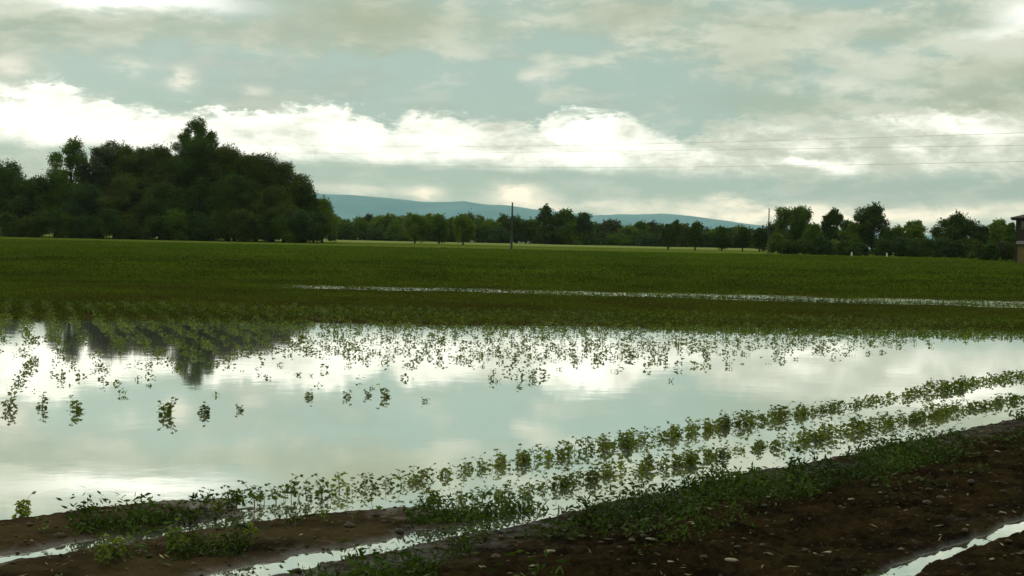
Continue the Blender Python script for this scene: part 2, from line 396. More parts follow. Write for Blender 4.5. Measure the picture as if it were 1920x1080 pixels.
# ------------------------------------------------------------------ hills
hp = [(-1500, 352), (-600, 350), (0, 352), (300, 358), (600, 364), (660, 366), (720, 371), (800, 379), (850, 379), (870, 377), (905, 383), (950, 385), (1000, 393), (1060, 398), (1110, 404), (1160, 402), (1240, 401), (1290, 405), (1340, 411), (1400, 420), (1470, 428), (1700, 440), (2100, 455), (3200, 480)]
D0 = 7000.
hx = []; hz = []
for a, b in hp:
    q = at_dist(a, b, D0); hx.append(q.x); hz.append(q.z)
gx = np.linspace(hx[0], hx[-1], 520); crest = np.interp(gx, hx, hz)
gyv = np.linspace(-1500, 1900, 34)
HX, HY = np.meshgrid(gx, gyv)
prof = np.where(HY < 0, sstep(HY, -1500, 0)**.8, 1-sstep(HY, 0, 1900))
spur = fbm(HX*.0016+.5, HY*.0009, 61, 5)
HZ = crest[None, :]*prof*(1-.35*(1-np.exp(-(HY/700.)**2))*spur)+(fbm(HX*.01, HY*.01, 66, 3)-.5)*7*prof
hidx = np.arange(HX.size).reshape(HX.shape)
HILL = leafmat('hazed_wooded_hill', (.05, .15, .18), (.085, .20, .22), .004, 0.0, .9)  # blue of the distance haze is mixed into the woods' base colour
tag(mesh_np('hills', np.stack([HX, HY+D0, HZ], -1).reshape(-1, 3), np.stack([hidx[:-1, :-1], hidx[:-1, 1:], hidx[1:, 1:], hidx[1:, :-1]], -1).reshape(-1, 4), HILL, smooth_=True), kind='structure')

# ------------------------------------------------------------------ trees
ORD = ('first', 'second', 'third', 'fourth', 'fifth', 'sixth', 'seventh', 'eighth', 'ninth', 'tenth', 'eleventh', 'twelfth', 'thirteenth', 'fourteenth', 'fifteenth', 'sixteenth', 'seventeenth')
def quads(P, size, rg, flat=0.0, aspect=1.0):
    n_ = len(P); a = rg.normal(size=(n_, 3)); a[:, 2] *= (1-flat); a /= np.linalg.norm(a, axis=1)[:, None]
    b = rg.normal(size=(n_, 3)); b[:, 2] *= (1-flat); b -= (a*b).sum(1)[:, None]*a; b /= np.linalg.norm(b, axis=1)[:, None]
    sz = (size*rg.uniform(.6, 1.35, n_))[:, None]
    a = a*sz*.5*aspect; b = b*sz*.5/aspect
    Vq = np.stack([P-a, P-b*.8+a*.15, P+a, P+b*.8+a*.1], 1).reshape(-1, 3)
    return Vq, np.arange(n_*4).reshape(-1, 4)
def crown_lobes(h, w, kind, rg):
    lobes = []
    n_, z0, z1, rr0 = {'round': (30, .16, .88, .15), 'open': (46, .22, .90, .125), 'tall': (26, .15, .93, .15), 'broom': (18, .26, .88, .17), 'bush': (13, .12, .80, .20)}[kind]
    for i in range(n_):
        tz = (i+.5)/n_; zz = z0+(z1-z0)*tz
        k = math.sqrt(max(.03, 1-((tz-.36)/.66)**2))
        if kind == 'bush': k = math.cos(tz*1.25)**.6
        if kind == 'open': k = math.sqrt(max(.05, 1-((tz-.55)/.62)**2))
        if kind == 'tall': k = max(.22, min(.98, 1.75*(1-tz)**.8+.12))
        a = i*2.4+rg.uniform(-.6, .6); rr = w*.5*k
        R_ = w*rr0*rg.uniform(.6, 1.35)*(1 if kind != 'tall' else .45+.6*k)
        q = max(0, rr-R_*.7)*(rg.uniform(.35, 1.12) if kind != 'open' else rg.uniform(.25, 1.12))
        lobes.append((q*math.cos(a), q*math.sin(a), (zz+rg.uniform(-.04, .04))*h, R_))
    return lobes
def tree(px, base_py, top_py, wpx, Y, kind, mat, label, group=None, name='tree', cat='tree', leaf=.27, dens=1.0, trunk_vis=None):
    seed = int(px*7+top_py*13) & 0xffff; rg = np.random.default_rng(seed)
    b = at_dist(px, base_py, Y); zb = float(gz(b.x, Y, False)); h = at_dist(px, top_py, Y).z-zb; w = wpx/F*Y
    root = empty(name, (b.x, Y, zb-.05)); tag(root, label, cat, group)
    lobes = crown_lobes(h, w, kind, rg)
    P = []
    for (cx, cy, cz, R_) in lobes:
        n_ = int(dens*90*(R_/leaf)**2*.36)+40
        d = rg.normal(size=(n_, 3)); d /= np.linalg.norm(d, axis=1)[:, None]
        r = R_*rg.uniform(.25, 1, n_)**.45*(1+.22*rg.normal(size=n_))
        # ragged: twigs sticking out
        q = d*r[:, None]*np.array([1, 1, .82 if kind != 'broom' else 1.25])
        q += np.array([cx, cy, cz]); P.append(q)
    ntw = int(7*len(lobes))
    for i in range(ntw):                       # leafy twig tips beyond the lobes
        cx, cy, cz, R_ = lobes[rg.integers(len(lobes))]
        d = rg.normal(size=3); d[2] = abs(d[2])*(1.6 if kind in ('broom', 'tall') else .8); d /= np.linalg.norm(d)
        t = rg.uniform(.9, 1.42, 9)[:, None]
        P.append(np.array([cx, cy, cz])+d*R_*t+rg.normal(size=(9, 3))*leaf*.35)
    P = np.concatenate(P); P[:, 2] *= h/np.percentile(P[:, 2], 99.7); P = P[P[:, 2] > h*.02]
    Vq, Fq_ = quads(P, leaf, rg)
    mesh_np('crown', Vq, Fq_, TREE[mat], root)
    t = MB(); r0 = max(.10, .018*h+.06) if kind != 'bush' else .06
    top = .72*h; cur = [(0, 0, 0)]; 
    for k in range(1, 6): cur.append((rg.uniform(-.02, .02)*w, rg.uniform(-.02, .02)*w, top*k/5))
    t.tube(cur, [r0*1.35, r0, r0*.8, r0*.6, r0*.4, r0*.2])
    for (cx, cy, cz, R_) in lobes[::2]:
        z0 = max(.12*h, cz*.55); t.tube([(0, 0, z0), (cx*.45, cy*.45, (z0+cz)/2+.02*h), (cx, cy, cz)], [r0*.45, r0*.3, r0*.12], 5)
    t.build('trunk', BARK, root)
    return root
# -- the dense grove on the left
for (x, tp, w_, m_, lab) in ((215, 272, 110, 'olive', 'back row tree filling between the sky gapped tree and the feathery olive one'), (274, 270, 110, 'green', 'back row tree left of the broad brownish one beside the spire'), (335, 268, 100, 'olive', 'back row tree just left of the spire'),
        (400, 268, 100, 'green', 'back row tree just right of the spire'), (455, 280, 110, 'olive', 'back row tree between the flat topped and round olive trees'), (507, 296, 100, 'green', 'back row tree on the right shoulder of the grove'), (552, 324, 80, 'green', 'back row tree where the right end steps down'), (588, 356, 64, 'green', 'back row tree just left of the last small tree')):
    tree(x, 447, tp+(14, 20, 16, 12, 16, 12, 12, 8)[(x*7) % 8], w_*.85, 308, 'open' if x % 2 else 'round', m_, lab)
tree(12, 443, 306, 120, 296, 'round', 'dark', 'dark tree cut by the left edge of the photo, lower than the grove beside it')
tree(62, 443, 332, 95, 292, 'round', 'dark', 'low dark tree filling the dip between the leftmost tree and the round headed one')
tree(132, 445, 263, 88, 300, 'open', 'green', 'tree with a separate round head standing above the left side of the grove')
tree(105, 445, 318, 100, 294, 'round', 'green', 'mid green tree below and in front of the separate round head')
tree(190, 446, 266, 96, 302, 'open', 'grey', 'loose crowned tree with sky gaps just right of the round headed one')
tree(243, 446, 275, 110, 300, 'open', 'olive', 'feathery crowned olive tree left of the tallest spire')
tree(300, 447, 276, 120, 298, 'round', 'olive', 'broad brownish tree crowding the tallest spire from its left')
tree(367, 447, 223, 74, 304, 'round', 'green', 'tallest tree of the grove, its narrow ragged top rising above all others')
tree(343, 447, 250, 62, 303, 'round', 'green', 'narrow tree forming the left shoulder of the tallest spire')
tree(391, 447, 247, 62, 303, 'round', 'green', 'narrow tree forming the right shoulder of the tallest spire')
tree(364, 447, 262, 132, 300, 'round', 'dark', 'dark broad tree directly in front of the tallest spire')
tree(428, 448, 276, 110, 300, 'open', 'olive', 'flat topped olive tree right of the tallest spire')
tree(480, 449, 290, 110, 298, 'round', 'olive', 'round olive tree on the right shoulder of the grove')
tree(532, 450, 306, 96, 298, 'round', 'olive', 'olive tree where the grove begins to step down to the right')
tree(572, 450, 345, 74, 296, 'round', 'dark', 'dark tree second from the right end of the grove')
tree(604, 449, 372, 64, 300, 'round', 'fresh', 'small fresh green tree that ends the grove on the right')
tree(440, 449, 330, 120, 292, 'round', 'dark', 'dark tree in the front middle of the grove, below the flat topped one')
tree(230, 447, 330, 130, 292, 'round', 'olive', 'brownish tree in the front of the grove, left of centre')
tree(160, 446, 345, 90, 290, 'round', 'blue', 'blue green tree low in the front left of the grove')
tree(512, 450, 352, 110, 291, 'round', 'olive', 'low olive tree in front of the right shoulder of the grove')
tree(310, 448, 345, 120, 290, 'round', 'dark', 'dark tree low in the front middle of the grove, left of the spire')
for i, x in enumerate((20, 55, 92, 128, 165, 205, 246, 286, 328, 368, 408, 450, 492, 530, 566, 596)):
    tree(x, 448+x*.003, 398+7*math.sin(i*2.1), 62, 286-(i % 3), 'bush', ('dark', 'olive', 'dark', 'green', 'blue')[i % 5], ORD[i]+' bush from the left in the dark undergrowth along the foot of the left grove', 'undergrowth bushes along the foot of the left grove', 'bush', 'bush', leaf=.3)
# -- distant tree line under the hill
def line(x0, x1, n_, top, Y, label, group, mats, kind='broom', var=7, wid=44, leaf=.42):
    for i in range(n_):
        x = x0+(x1-x0)*(i+.5)/n_+rng.uniform(-4, 4)
        tp = top(x)+rng.uniform(-var, var)
        tree(x, 457, tp, wid*rng.uniform(.85, 1.3), Y+rng.uniform(-9, 9), kind, mats[i % len(mats)], label+', '+ORD[i]+' from the left', group, leaf=leaf, dens=.8)
line(622, 950, 17, lambda x: 405+.004*(x-622), 425, 'pale green tree in the distant row left of the first pole', 'distant tree row left of the first pole', ('fresh', 'green', 'fresh', 'grey', 'fresh'))
line(630, 950, 12, lambda x: 422, 419, 'low dark tree under the distant row left of the first pole', 'low trees at the foot of the distant row', ('dark', 'green', 'blue'), 'bush', 5, 50)
line(950, 1010, 4, lambda x: 412, 425, 'distant tree between the first pole and the raised clump', 'distant trees just right of the first pole', ('dark', 'green'), 'round')
tree(1022, 460, 385, 44, 405, 'round', 'dark', 'dark taller half of the clump just right of the first utility pole', leaf=.36)
tree(1058, 460, 393, 56, 407, 'round', 'green', 'middle crown of the raised clump right of the first utility pole', leaf=.36)
tree(1092, 461, 399, 46, 409, 'round', 'blue', 'right hand rounded crown of the raised clump beyond the first pole', leaf=.36)
line(1110, 1290, 9, lambda x: 418+.01*(x-1110), 425, 'low distant tree between the raised clump and the pollards', 'distant low row right of the raised clump', ('green', 'grey', 'green', 'fresh'), 'round')
line(1270, 1460, 9, lambda x: 424, 420, 'dark distant tree in the row behind the second utility pole', 'distant tree row behind the second pole', ('dark', 'green', 'grey', 'green'), 'round')
line(1000, 1470, 16, lambda x: 436, 414, 'low dark bush under the distant row right of the first pole', 'bushes at the foot of the distant row', ('dark', 'blue', 'green'), 'bush', 4, 48)
tree(1267, 462, 413, 26, 400, 'round', 'olive', 'small square topped tree poking up in the low row left of the second pole', leaf=.34)
# pollards in the meadow
for i, (x, b, tp) in enumerate(((778, 454, 402), (823, 455, 403), (868, 459, 402))):
    tree(x, b, tp, 44, 335-14*(i == 2), 'broom', 'fresh' if i != 1 else 'green', 'pollard with a short dark trunk, %s of the three left of the first pole' % ('leftmost', 'middle', 'rightmost')[i], 'pollards in the pale meadow', 'pollard_tree', leaf=.34)
for i, (x, b, tp) in enumerate(((1253, 459, 420), (1303, 466, 416), (1353, 468, 425), (1392, 468, 426), (1424, 468, 428))):
    tree(x, b, tp, 34, 300, 'broom', 'dark', 'dark pollard left of the second pole, %s of five' % ('first from the left', 'second from the left', 'third from the left', 'fourth from the left', 'last')[i], 'dark pollards left of the second pole', 'pollard_tree', leaf=.32)
# -- trees on the right
R_ = [
 (1490, 470, 388, 74, 300, 'open', 'green', 'round open crowned tree with sky showing through, just right of the second pole'),
 (1458, 472, 436, 34, 262, 'bush', 'fresh', 'pale green shrub at the foot of the second utility pole'),
 (1562, 472, 392, 66, 296, 'round', 'dark', 'dark tree between the open crowned tree and the biggest right hand tree'),
 (1524, 472, 420, 44, 285, 'round', 'green', 'small green tree below and right of the open crowned tree'),
 (1634, 474, 383, 84, 292, 'round', 'dark', 'biggest dark tree on the right, with a spiky crown'),
 (1566, 474, 450, 30, 262, 'bush', 'fresh', 'pale conical shrub in front of the dark tree right of the open crowned one'),
 (1616, 475, 454, 26, 258, 'bush', 'dark', 'small dark shrub standing at the field edge between the two white posts'),
 (1598, 474, 418, 56, 290, 'round', 'green', 'green tree wedged between the two dark spiky trees on the right'),
 (1682, 475, 424, 50, 290, 'round', 'green', 'low loose tree right of the biggest right hand tree'),
 (1712, 476, 414, 44, 286, 'open', 'fresh', 'yellow green tree left of the sky gap on the right'),
 (1792, 478, 401, 88, 270, 'round', 'dark', 'wide domed dark tree right of the sky gap'),
 (1840, 479, 424, 50, 268, 'round', 'dark', 'dark tree leaning on the right side of the wide domed one'),
 (1872, 480, 412, 44, 262, 'open', 'fresh', 'thin yellow green tree between the domed tree and the house'),
 (1892, 481, 418, 30, 255, 'round', 'green', 'green tree touching the left wall of the house'),
]
for r in R_:
    tree(*r, name='shrub' if r[5] == 'bush' else 'tree', cat='shrub' if r[5] == 'bush' else 'tree', leaf=.28)
for i, x in enumerate((1475, 1505, 1540, 1590, 1655, 1690, 1715, 1740, 1765, 1792, 1818)):
    tree(x, 474, 450-3*(i % 3), 44, 264-(i % 4)*2, 'bush', ('dark', 'dark', 'blue')[i % 3], ORD[i]+' bush from the left in the dark hedge under the trees on the right', 'dark hedge under the right hand trees', 'bush', 'bush', leaf=.27)
for i, x in enumerate((1835, 1856, 1878, 1898)):
    tree(x, 481, 452+3*(i % 2), 34, 225-(i % 2)*2, 'bush', ('olive', 'dark', 'grey', 'olive')[i], ('dull olive bush, first in front of the house garden', 'dark bush just right of the first olive garden bush', 'greyish bush, third in front of the house garden', 'olive bush closest to the tan wall of the house')[i], 'bushes before the house', 'bush', 'bush', leaf=.22)

# ------------------------------------------------------------------ poles and wires
def pole(px, base, top_py, Y, label, r=.13):
    b = at_dist(px, base, Y); z = float(gz(b.x, Y, False)); h = at_dist(px, top_py, Y).z-z
    root = tag(empty('utility_pole', (b.x, Y, z-.1)), label, 'utility pole')
    MB().tube([(0, 0, 0), (0, 0, h*.5), (0, 0, h+.1)], [r*1.15, r, r*.75], 10).build('shaft', WOOD, root, True)
    MB().tube([(0, 0, h+.1), (0, 0, h+.16)], [r*.95, r*.3], 10).build('cap', WOOD, root)
    a = MB().box(-.07, .07, -r-.28, -r+.02, h-.35, h-.27); a.build('bracket', WOOD, root)
    return root
pole(959, 468, 380, 236, 'dark wooden utility pole standing alone in the field left of centre right clump', .17)
COL.objects[-1]
for o in COL.objects:
    if o.name == 'utility_pole': o['label'] = 'thicker dark utility pole in the middle of the photo, before the blue hill'
pole(1440, 478, 391, 214, 'thinner utility pole in front of the trees right of the hill', .10)
WIRE = solid('wire', (.30, .31, .27), (.30, .31, .27), 5, .6)
wpts = [[(362, 262), (1290, 268), (1920, 247)], [(362, 286), (1250, 282), (1920, 272)], [(366, 287), (1150, 314), (1920, 303)]]
yl, yr = 345., 96.
ends = []
for i, ((xa, ya), (xm, ym), (xb, yb)) in enumerate(wpts):
    Pa = at_dist(xa, ya, yl); Pb = at_dist(2080, yb-(2.6, 1.6, 2.6)[i]*1.5, yr)
    Pa.x += i*.2
    # sag found from the middle point
    best = None
    for sag in np.linspace(0, 14, 141):
        pts = [Pa.lerp(Pb, t)-Vector((0, 0, 4*sag*t*(1-t))) for t in np.linspace(0, 1, 41)]
        X_, Y_ = to_px(np.array([tuple(p) for p in pts])); o_ = np.argsort(X_)
        e = abs(np.interp(xm, X_[o_], Y_[o_])-ym)
        if best is None or e < best[0]: best = (e, sag, pts)
    MBw = MB().tube(best[2], [.011]*41, 5)
    tag(MBw.build('power_cable', WIRE), ('topmost of the three thin overhead cables crossing the right half of the sky', 'middle one of the three thin overhead cables in the sky', 'lowest of the three thin overhead cables in the sky')[i], 'cable', 'overhead cables')
    ends.append((Pa, Pb))
for side, k in (('left', 0), ('right', 1)):       # their two supports stand outside / behind the grove
    P3 = [e[k] for e in ends]; zt = max(p.z for p in P3); b = P3[0]; zg = float(gz(b.x, b.y, False))
    root = tag(empty('line_support', (b.x, b.y, zg-.1)), 'tall wooden support of the overhead cables, %s' % ('hidden behind the grove' if k == 0 else 'beyond the right edge'), 'line support')
    MB().tube([(0, 0, 0), (0, 0, zt-zg+.3)], [.22, .14], 10).build('shaft', WOOD, root, True)
    for p in P3: MB().box(min(0, p.x-b.x)-.15, max(0, p.x-b.x)+.15, -.08, .08, p.z-zg-.04, p.z-zg+.1).build('crossarm', WOOD, root)
# white posts at the field edge
WHITE = solid('white_paint', (.38, .38, .33), (.5, .5, .45), 8, .6)
for px, lab in ((1597, 'left of the two small white posts at the far field edge'), (1663, 'right of the two small white posts at the far field edge')):
    b = at_dist(px, 472, 250); z = float(gz(b.x, 250, False))
    root = tag(empty('marker_post', (b.x, 250, z-.05)), lab, 'marker post', 'white posts at the field edge')
    MB().tube([(0, 0, 0), (0, 0, .6), (0, 0, .68)], [.14, .14, .09], 8).build('post', WHITE, root)
    MB().tube([(0, 0, .682), (0, 0, .74)], [.12, .05], 8).build('cap', WHITE, root)

# ------------------------------------------------------------------ house at the right edge
BR = solid('old_brick', (.014, .012, .007), (.024, .020, .011), 3, .9, .01, 8)
TAN = solid('tan_plaster', (.08, .06, .02), (.12, .09, .03), 1.2, .9)
TILE = solid('roof_tile', (.014, .010, .005), (.025, .016, .009), 4, .85, .03, 9)
GLASS = solid('window_glass', (.010, .012, .012), (.02, .022, .022), 2, .15, spec=.6)
HY_ = 205.
q = at_dist(1903, 480, HY_); zg = float(gz(q.x, HY_, False))
hz_ = at_dist(1903, 409, HY_).z-zg
root = tag(empty('farmhouse', (q.x, HY_, zg-.1)), 'dark brick farmhouse with a low hipped tile roof, cut by the right edge', 'house')
root.rotation_euler.z = -rad(21); Wd, Dp = 11., 8.
MB().box(0, Wd, 0, Dp, 0, hz_).build('wall', BR, root)
o_ = .75; e = hz_+.02
rf = MB().poly([(-o_, -o_, e), (Wd+o_, -o_, e), (Wd+o_, Dp+o_, e), (-o_, Dp+o_, e), (-o_, -o_, e+.16), (Wd+o_, -o_, e+.16), (Wd+o_, Dp+o_, e+.16), (-o_, Dp+o_, e+.16), (Dp/2, Dp/2, e+1.5), (Wd-Dp/2, Dp/2, e+1.5)],
   [(3, 2, 1, 0), (0, 1, 5, 4), (1, 2, 6, 5), (2, 3, 7, 6), (3, 0, 4, 7), (4, 5, 9, 8), (5, 6, 9), (6, 7, 8, 9), (7, 4, 8)]).build('roof', TILE, root)
MB().box(6.5, 7.3, 5, 5.8, e+.8, e+3.1).build('chimney', BR, rf)
for x in (.75, 3.6, 6.5):
    for z in (hz_-1.35, hz_-4.2):
        w_ = MB().box(x, x+.95, -.03, .12, z, z+1.05).build('window', GLASS, root)
        MB().box(x-.1, x+1.05, -.06, .05, z-.12, z-.01).build('sill', TAN, w_)
        f_ = MB(); 
        for a0, a1, b0, b1 in ((x-.07, x, z, z+1.05), (x+.95, x+1.02, z, z+1.05), (x-.07, x+1.02, z+1.05, z+1.12)): f_.box(a0, a1, -.05, .05, b0, b1)
        f_.build('frame', WOOD, w_)
MB().box(5.2, 6.2, -.035, .1, 0, 2.1).build('door', WOOD, root)
q = at_dist(1908, 482, 190); zg2 = float(gz(q.x, 190, False)); hh = at_dist(1909, 458, 190).z-zg2
root = tag(empty('outbuilding', (q.x, 190, zg2-.1)), 'low tan plastered outbuilding in front of the farmhouse, at the right edge', 'shed')
root.rotation_euler.z = -rad(21)
MB().box(0, 9, 0, 5, 0, hh).build('wall', TAN, root)
MB().poly([(-.3, -.4, hh+.01), (9.3, -.4, hh+.01), (9.3, 5.3, hh+.5), (-.3, 5.3, hh+.5), (-.3, -.4, hh+.13), (9.3, -.4, hh+.13), (9.3, 5.3, hh+.62), (-.3, 5.3, hh+.62)],
   [(3, 2, 1, 0), (4, 5, 6, 7), (0, 1, 5, 4), (1, 2, 6, 5), (2, 3, 7, 6), (3, 0, 4, 7)]).build('roof', TILE, root)
MB().box(1.5, 2.5, -.03, .1, 0, 1.7).build('door', WOOD, root)

# ------------------------------------------------------------------ crop plants
def leaflet(c_, d, n_, ln, wd):
    """six-vertex folded leaflet: returns verts, faces (quads)"""
    d = d/np.linalg.norm(d); s_ = np.cross(d, n_); s_ /= np.linalg.norm(s_)+1e-9; n2_ = np.cross(s_, d)
    v = [c_, c_+d*ln*.35+s_*wd*.5+n2_*wd*.12, c_+d*ln*.5, c_+d*ln*.35-s_*wd*.5+n2_*wd*.12, c_+d*ln*1.0-n2_*ln*.12, c_+d*ln*.72+s_*wd*.36, c_+d*ln*.72-s_*wd*.36]
    return v, [(0, 1, 5, 2), (0, 2, 6, 3), (2, 5, 4, 4), (2, 4, 6, 6)]
def make_plant(seed, h=.2, nodes=6, arms=1):
    rg = np.random.default_rng(seed); st = MB(); LV = []; LF = []
    def put_leaf(c_, d, n_, ln, wd):
        v, f = leaflet(np.array(c_), np.array(d), np.array(n_), ln, wd); b = len(LV)
        LV.extend(v); LF.extend([tuple(b+i for i in (q if len(set(q)) == 4 else q)) for q in f])
    for a_ in range(arms):
        lean = rg.normal(size=2)*(.15 if arms == 1 else .32); hh_ = h*(1 if a_ == 0 else rg.uniform(.55, .9))
        ax = [np.array([lean[0]*hh_*t*t, lean[1]*hh_*t*t, hh_*t]) for t in np.linspace(0, 1, 5)]
        ax[0] = ax[0]-np.array([0, 0, .06])
        st.tube([tuple(p) for p in ax], [.0035, .003, .0028, .0022, .0012], 4)
        for k in range(nodes):
            t = .22+.78*(k+rg.uniform(0, .6))/nodes; t = min(t, 1); base = np.array([lean[0]*hh_*t*t, lean[1]*hh_*t*t, hh_*t])
            az = k*2.4+rg.uniform(-.6, .6)+a_; up = rg.uniform(.25, .9)*(1.3 if k == nodes-1 else 1)
            d = np.array([math.cos(az), math.sin(az), up]); pl = h*rg.uniform(.10, .32)*(1.15-.4*t)
            tip = base+d/np.linalg.norm(d)*pl
            st.tube([tuple(base), tuple((base+tip)/2+np.array([0, 0, .006])), tuple(tip)], [.0016, .0014, .001], 3)
            dh = np.array([d[0], d[1], rg.uniform(-.9, .9)])
            ln = h*rg.uniform(.14, .27)*(1.1-.35*t); 
            for q in (-1, 0, 1):
                c3, s3 = math.cos(q*1.15), math.sin(q*1.15)
                dd = np.array([dh[0]*c3-dh[1]*s3, dh[0]*s3+dh[1]*c3, dh[2]+rg.uniform(-.6, .6)])
                put_leaf(tip, dd, (rg.normal()*.9, rg.normal()*.9, 1), ln*(1.12 if q == 0 else .92), ln*.68)
    return st, np.array(LV), LF
def lf_mesh(name, LV, LF, mat):
    me = bpy.data.meshes.new(name); me.from_pydata([tuple(v) for v in LV], [], [tuple(dict.fromkeys(f)) for f in LF]); me.materials.append(mat); me.update(); return me
protos = []
for i in range(14):
    st, LV, LF = make_plant(100+i, .2, 6+i % 3, (1, 2, 3, 4)[i % 4])
    sm_ = bpy.data.meshes.new('stem'); sm_.from_pydata(st.v, [], st.f); sm_.materials.append(STEM); sm_.update()
    protos.append((sm_, lf_mesh('leaves', LV, LF, CROP)))
    if i == 0: pass
# low-poly leaf sets for the mass of plants: tri-based
def simple_plant(seed, nl, h=.2, spread=.09):
    rg = np.random.default_rng(seed); P = np.stack([rg.normal(size=nl)*spread*.55, rg.normal(size=nl)*spread*.55, h*rg.uniform(.15, 1, nl)], 1)
    return quads(P, np.full(nl, .065), rg, .35, 1.15)[0]
def scatter(name, templates, X_, Y_, Z_, S_, mat, seed=0, **tg):
    rg = np.random.default_rng(seed); out = []
    which = rg.integers(len(templates), size=len(X_)); a = rg.uniform(0, 2*math.pi, len(X_))
    for k, T in enumerate(templates):
        sel = which == k
        if not sel.any(): continue
        c_, s_ = np.cos(a[sel])[:, None], np.sin(a[sel])[:, None]; s3 = S_[sel][:, None]
        x = (T[None, :, 0]*c_-T[None, :, 1]*s_)*s3+X_[sel][:, None]; y = (T[None, :, 0]*s_+T[None, :, 1]*c_)*s3+Y_[sel][:, None]; z = T[None, :, 2]*s3+Z_[sel][:, None]
        out.append(np.stack([x, y, z], -1).reshape(-1, 3))
    V_ = np.concatenate(out); o = mesh_np(name, V_, np.arange(len(V_)).reshape(-1, 4), mat); tag(o, **tg); return o

plants = []     # x, y, z, scale, row
# two flooded headland rows
for row, (s0, s1) in enumerate(((6.74, 7.15), (5.90, 5.98))):
    u = 3.6
    while u < 34:
        dens = float(fbm(np.array(u*.9), np.array(row*7.), 71, 3))
        gap = dens < (.20 if u < 9 else .24) 
        if u < 5.2 and row == 0: gap = rng.random() < .72
        if row == 1 and u < 6.2: gap = rng.random() < .6
        if not gap:
            s_ = s0+(s1-s0)*min(1, max(0, (u-7)/12))+rng.normal()*.05
            x = s_*NX+u*TX; y = s_*NY+u*TY
            plants.append((x, y, rng.uniform(.38, .82)*(.9+.9*(dens-.4))*(.78 if u < 5.6 else 1), row))
        u += rng.uniform(.03, .075)
# field rows standing in the open flood: rows run away from the viewer
FA = rad(19); fx, fy = -math.sin(FA), math.cos(FA); px_, py_ = fy, -fx
yAx = [0, 150, 300, 560, 640, 1000, 1300, 1700, 1920]; yA = [634, 638, 642, 644, 650, 672, 655, 628, 612]
yBx = [0, 300, 480, 560, 700, 1000, 1300, 1500, 1700, 1920]; yB = [772, 768, 752, 735, 738, 730, 714, 688, 660, 628]
def flood_density(X_, Y_):
    a, b = to_px(np.stack([X_, Y_, 0*X_], 1))
    ya = np.interp(a, yAx, yA); yb = np.interp(a, yBx, yB)
    return np.clip((yb-b)/(yb-ya), 0, 1), a, b
rows_r = np.arange(-60, 90)*.46; al = np.arange(0, 60, .105)
al = np.arange(0, 60, .12); RR, AL = np.meshgrid(rows_r, al); RR = RR.ravel(); AL = AL.ravel()+rng.uniform(-.05, .05, RR.size)
FX = RR*px_+AL*fx+rng.normal(size=RR.size)*.07; FY = RR*py_+AL*fy+rng.normal(size=RR.size)*.05
ok = (FY > 11) & (FY < 36) & (np.abs(FX) < .42*FY+1.5); FX, FY = FX[ok], FY[ok]
s_, u_ = su(FX, FY)
dn, a_, b_ = flood_density(FX, FY)
cl = fbm(FX*1.1, FY*.55, 81, 2)
keep = (rng.random(FX.size) < np.where(dn >= 1, .62+.0*dn, .07*(dn > .0)+.62*dn**.9*sstep(cl, .58-.42*dn, .80-.42*dn))) & (s_ > 8.0)
FX, FY, dn = FX[keep], FY[keep], dn[keep]
for x, y, d_ in zip(FX, FY, dn): plants.append((x, y, rng.uniform(.30, .72)*(.95 if x < -.17*y else 1.0), 2))
# chosen plants that stand out alone in the photograph
for (a, b, s__, lab) in ((18, 768, 1.25, 'bushy seedling standing in water at the left edge'), (78, 765, 1.15, 'seedling second from the left in the front of the flooded rows'), (145, 772, 1.15, 'seedling third from the left in the front of the flooded rows'),
      (310, 778, 1.35, 'bushiest lone plant on the blue reflection left of centre'), (385, 775, .95, 'lone plant just right of the bushiest one on the blue reflection'), (452, 770, .7, 'thin upright lone seedling right of the lone pair'),
      (580, 745, .8, 'small seedling above open water between the lone pair and the centre cluster'), (650, 745, .8, 'left plant of the cluster low in the open water'), (692, 742, .75, 'middle plant of the cluster low in the open water'), (722, 745, 1.1, 'largest plant of the cluster low in the open water'), (797, 753, .6, 'single tiny seedling right of the open water cluster'),
      (825, 672, 1.1, 'bushy plant against the brightest reflection in the middle'), (998, 708, .9, 'round seedling alone below the dense flooded rows'), (1325, 668, 1.1, 'bushy seedling at the right end of the flooded rows'),
      (42, 968, .95, 'lone seedling at the left edge of the muddy strip'), (1175, 832, 1.1, 'slim upright seedling in the gap of the upper headland row')):
    q = on_level(a, b); plants.append((q.x, q.y, s__*.78, lab))
arr = np.array([(p[0], p[1], 0) for p in plants], float)
zz = np.maximum(gz(arr[:, 0], arr[:, 1]), -.05)
pxs, pys = to_px(arr)
big = np.array([p[2]/p[1] for p in plants])*((pxs > -20) & (pxs < 1940) & (pys < 1130))
big[[i for i, p in enumerate(plants) if isinstance(p[3], str)]] = 9
order = np.argsort(-big); solo = order[:310]; rest = order[310:]
ROWL = {0: ('leafy seedling in the upper flooded headland row', 'seedlings of the upper headland row'),
        1: ('leafy seedling in the lower flooded headland row by the dirt bank', 'seedlings of the lower headland row'),
        2: ('crop seedling in the open flood water beyond the headland rows', 'seedlings in the open flood water')}
